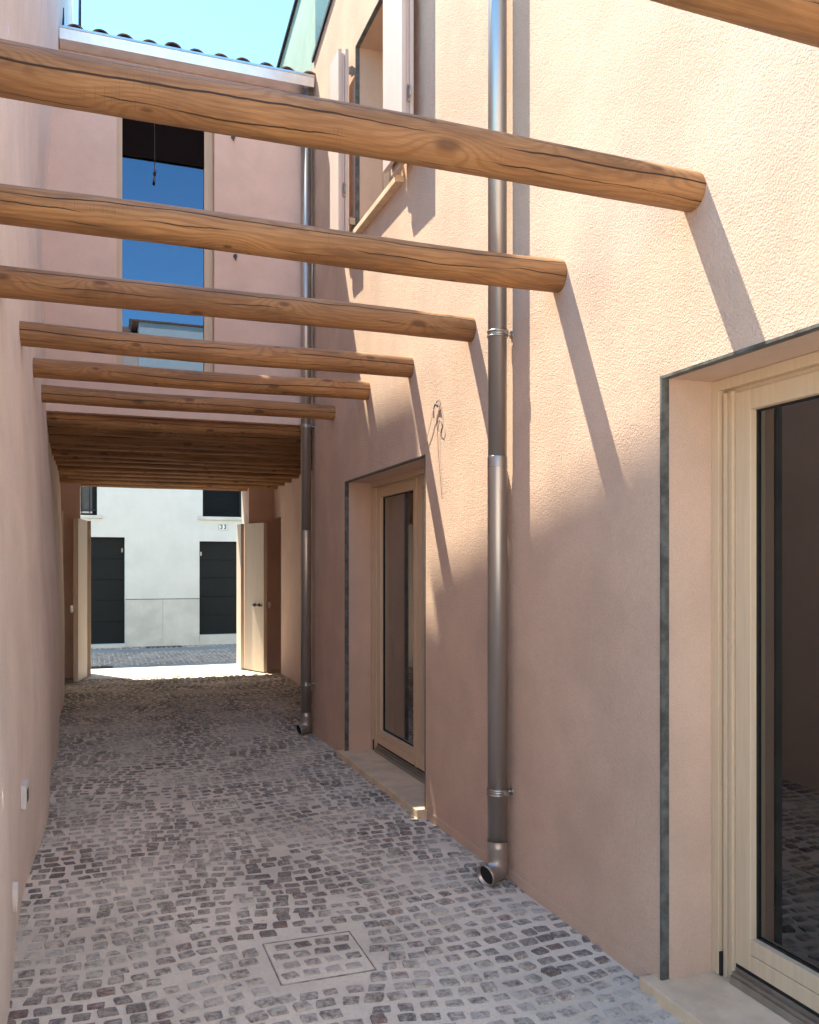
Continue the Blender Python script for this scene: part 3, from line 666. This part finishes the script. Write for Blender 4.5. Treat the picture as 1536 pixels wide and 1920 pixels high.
slab((-.060, 13.47), (-.175, 12.88), -.066, gz0, gz1, 'inner_panel', 'gatepaint', g)
lk = MB(); lk.box(-.275, -.238, 12.885, 12.93, zz-.05, zz+.05); lk.build('lock_case', 'chrome', g)

# ------------------------------------------------------------------ house across the street
YH = 18.4
hs = thing('white_house', 'off white rendered house across the street with dark grey doors', 'house', (1.5, 20, 0))
WX = lambda px: (px-172)*16.25/(1634-.3214*(px-172))
HZ = lambda px, py: Z((1064-py)*(17.29+.342*WX(px))/1634)
LDR = (WX(120), WX(234), HZ(200, 1208), HZ(200, 1007)); RDR = (WX(374), WX(505), HZ(400, 1190), HZ(400, 1015))
LWN = (WX(60), WX(182), HZ(170, 966), HZ(170, 966)+1.5); RWN = (WX(380), WX(453), HZ(410, 969), HZ(410, 969)+1.5)
PH = lambda u, d, z: (u, YH+d, z); ops = [LDR, RDR, LWN, RWN]; HT = 8.45
w = MB(); wall_sheet(w, [-9, 13], [-.05, 6.5], lambda q: HT, ops, PH, .3)
for o in ops: reveals(w, o, PH, 0, .3)
w.quad((-9, YH, HT), (13, YH, HT), (13, YH+8, HT), (-9, YH+8, HT)); w.build('wall', 'white', hs)
pz = HZ(300, 1124); p = MB()
p.box(LDR[1]+.012, WX(305), YH-.018, YH+.01, -.02, pz); p.box(WX(305)+.004, RDR[0]-.006, YH-.018, YH+.01, -.02, pz); p.box(RDR[0]+.0, RDR[1], YH-.020, YH+.01, -.02, RDR[2]); p.box(RDR[1]+.01, 6, YH-.018, YH+.01, -.02, pz)
p.build('plinth', 'plinth', hs)
jn = MB(); jn.box(LDR[1]+.01, RDR[0]-.004, YH-.006, YH+.012, pz+.0005, pz+.016); jn.build('plinth_joint', 'zinc', hs)
MB().box(LDR[0], LDR[1]+.012, YH-.10, YH+.1, -.02, LDR[2]-.001).build('door_step', 'plinth', hs, .005)
for (a, b, c, d), cuts, lx in ((LDR, (1048, 1087, 1126, 1167), 1), (RDR, (1050, 1084, 1119, 1153), 0)):
    db = MB(); zc = sorted([c]+[HZ(200 if lx else 400, q) for q in cuts]+[d])
    for z0, z1 in zip(zc, zc[1:]): db.box(a+.002, b-.002, YH+.12, YH+.17, z0+.006, z1-.006)
    db.box(a+.002, b-.002, YH+.135, YH+.18, c, d)
    do = db.build('panelled_door', 'anthracite', hs, .003)
    lt = MB(); xx = b-.05 if lx else a+.04; lt.box(xx-.012, xx+.016, YH+.10, YH+.12, d-.30, d-.22); lt.build('latch', 'chrome', do)
(a, b, c, d) = LWN; MB().box(a-.1, b+.10, YH-.05, YH+.2, c-.06, c).build('window_sill', 'plinth', hs, .006)
wn = MB(); wn.box(a, b, YH+.20, YH+.22, c, d); wn = wn.build('barred_window', 'anthracite', hs)
gl_ = MB(); gl_.quad((a+.05, YH+.19, c+.08), (b-.09, YH+.19, c+.08), (b-.09, YH+.19, d-.05), (a+.05, YH+.19, d-.05)); gl_.build('glass_pane', 'darkpane', wn)
br = MB()
for k_ in range(10):
    xb = b-.14-k_*.145
    br.tube([(xb, YH+.06, c+.05), (xb, YH+.06, d)], .009, 8)
br.box(a, b-.02, YH+.05, YH+.07, c+.10, c+.115); br.build('bar', 'iron', wn)
wb = MB(); wb.box(a, b-.09, YH+.10, YH+.12, c+.045, c+.08); wb.build('bottom_rail', 'plastic', wn)
(a, b, c, d) = RWN; MB().box(a-.09, b+.10, YH-.05, YH+.2, c-.07, c).build('window_sill', 'plinth', hs, .006)
sh = MB(); sh.box(a+.001, a+.04, YH+.07, YH+.11, c, d).box(b-.04, b-.001, YH+.07, YH+.11, c, d).box(a+.04, b-.04, YH+.10, YH+.11, c, d)
zz2 = c+.03
while zz2 < d:
    sh.quad((a+.04, YH+.072, zz2), (b-.04, YH+.072, zz2), (b-.04, YH+.098, zz2+.034), (a+.04, YH+.098, zz2+.034)); zz2 += .045
sh.build('louvred_shutter', 'anthracite', hs)
px0, px1 = WX(410), WX(427); zc = HZ(418, 988.5); pl = MB(); hw = (px1-px0)/2; xc = (px0+px1)/2; hh = .058
pts = []
for sx, sy, t0 in ((1, 1, 0), (-1, 1, 90), (-1, -1, 180), (1, -1, 270)):
    for kk in range(5): t = R(t0+kk*22.5); pts.append((xc+sx*(hw-.02)+.02*math.cos(t), zc+sy*(hh-.02)+.02*math.sin(t)))
def plate(mb, pts, y0, y1, sc=1.0):
    n = len(pts); i = len(mb.v); P_ = [(xc+(u-xc)*sc, zc+(v-zc)*sc) for u, v in pts]
    mb.v += [(u, y0, v) for u, v in P_]+[(u, y1, v) for u, v in P_]; mb.f.append([i+k for k in range(n)]); mb.f.append([i+n+k for k in range(n)][::-1])
    for k in range(n): mb.f.append([i+n+k, i+n+(k+1) % n, i+(k+1) % n, i+k])
plate(pl, pts, YH-.010, YH-.001); sgn = pl.build('house_number_sign', 'ink', hs)
pl = MB(); plate(pl, pts, YH-.013, YH-.0101, .94); pl.build('sign_face', 'enamel', sgn)
fc = bpy.data.curves.new('digits', 'FONT'); fc.body = '33'; fc.size = .125; fc.align_x = 'CENTER'; fc.align_y = 'CENTER'; fc.extrude = .001; fc.offset = .003; fc.space_character = 1.25
fo = bpy.data.objects.new('digits', fc); COL.objects.link(fo); bpy.context.view_layer.update()
dm = bpy.data.meshes.new_from_object(fo.evaluated_get(bpy.context.evaluated_depsgraph_get())); COL.objects.unlink(fo); bpy.data.objects.remove(fo)
do = bpy.data.objects.new('digits', dm); COL.objects.link(do); do.parent = sgn; dm.materials.clear(); dm.materials.append(M['ink'])
for v in dm.vertices: x_, y_, z_ = v.co; v.co = Vector((xc+x_*1.0, YH-.0142-z_, zc+y_))-LOC[sgn.as_pointer()]
# drain grates in the street
for (x0, x1, y0, y1, lab) in ((1.02, 1.72, 17.99, 18.33, 'iron drain grate by the foot of the white wall across the street'), (-.35, .32, 14.66, 14.90, 'slotted iron drain grate in the street beside the gate leaf')):
    t = thing('drain_grate', lab, 'drain grate', ((x0+x1)/2, (y0+y1)/2, 0), 'street drain grates')
    q = MB(); q.box(x0, x1, y0, y0+.03, -.01, .008).box(x0, x1, y1-.03, y1, -.01, .008).box(x0, x0+.03, y0+.03, y1-.03, -.01, .008).box(x1-.03, x1, y0+.03, y1-.03, -.01, .008)
    q.build('frame', 'iron', t); q = MB(); n = 9
    for i in range(n): xx = x0+.03+(x1-x0-.06)*(i+.5)/n; q.box(xx-.018, xx+.018, y0+.03, y1-.03, -.01, .006)
    q.build('grid', 'iron', t)
    q = MB(); q.quad((x0+.03, y0+.03, .0015), (x1-.03, y0+.03, .0015), (x1-.03, y1-.03, .0015), (x0+.03, y1-.03, .0015)); q.build('pit_shade', 'dark', t)  # flat dark sheet paints the shade below the bars, no real depth

# ------------------------------------------------------------------ houses behind the camera (seen in the window glass)
bk = thing('rear_house', 'pale plastered house with a clay tiled roof seen only mirrored in the tall window', 'house', (3.5, -11, 0))
w = MB(); w.box(1.5, 12, -20, -14, -.05, Z(8.3)); w.build('wall', 'white', bk)
r = MB(); r.prism_x([(-13.92, Z(8.31)), (-13.92, Z(8.36)), (-17, Z(9.2)), (-20.2, Z(8.36)), (-20.2, Z(8.32))], 1.3, 12.2); r.build('roof', 'tile', bk)
bk = thing('rear_house', 'dark low house with a clay tiled roof seen only mirrored in the window corner', 'house', (-3, -12, 0))
w = MB(); w.box(-12, 1.49, -21, -14.6, -.05, Z(8.0)); w.build('wall', 'facade', bk)
r = MB(); r.prism_x([(-14.5, Z(8.01)), (-14.5, Z(8.07)), (-17.8, Z(9.1)), (-21.2, Z(8.15)), (-21.2, Z(8.02))], -12.2, 1.28); r.build('roof', 'tile', bk)
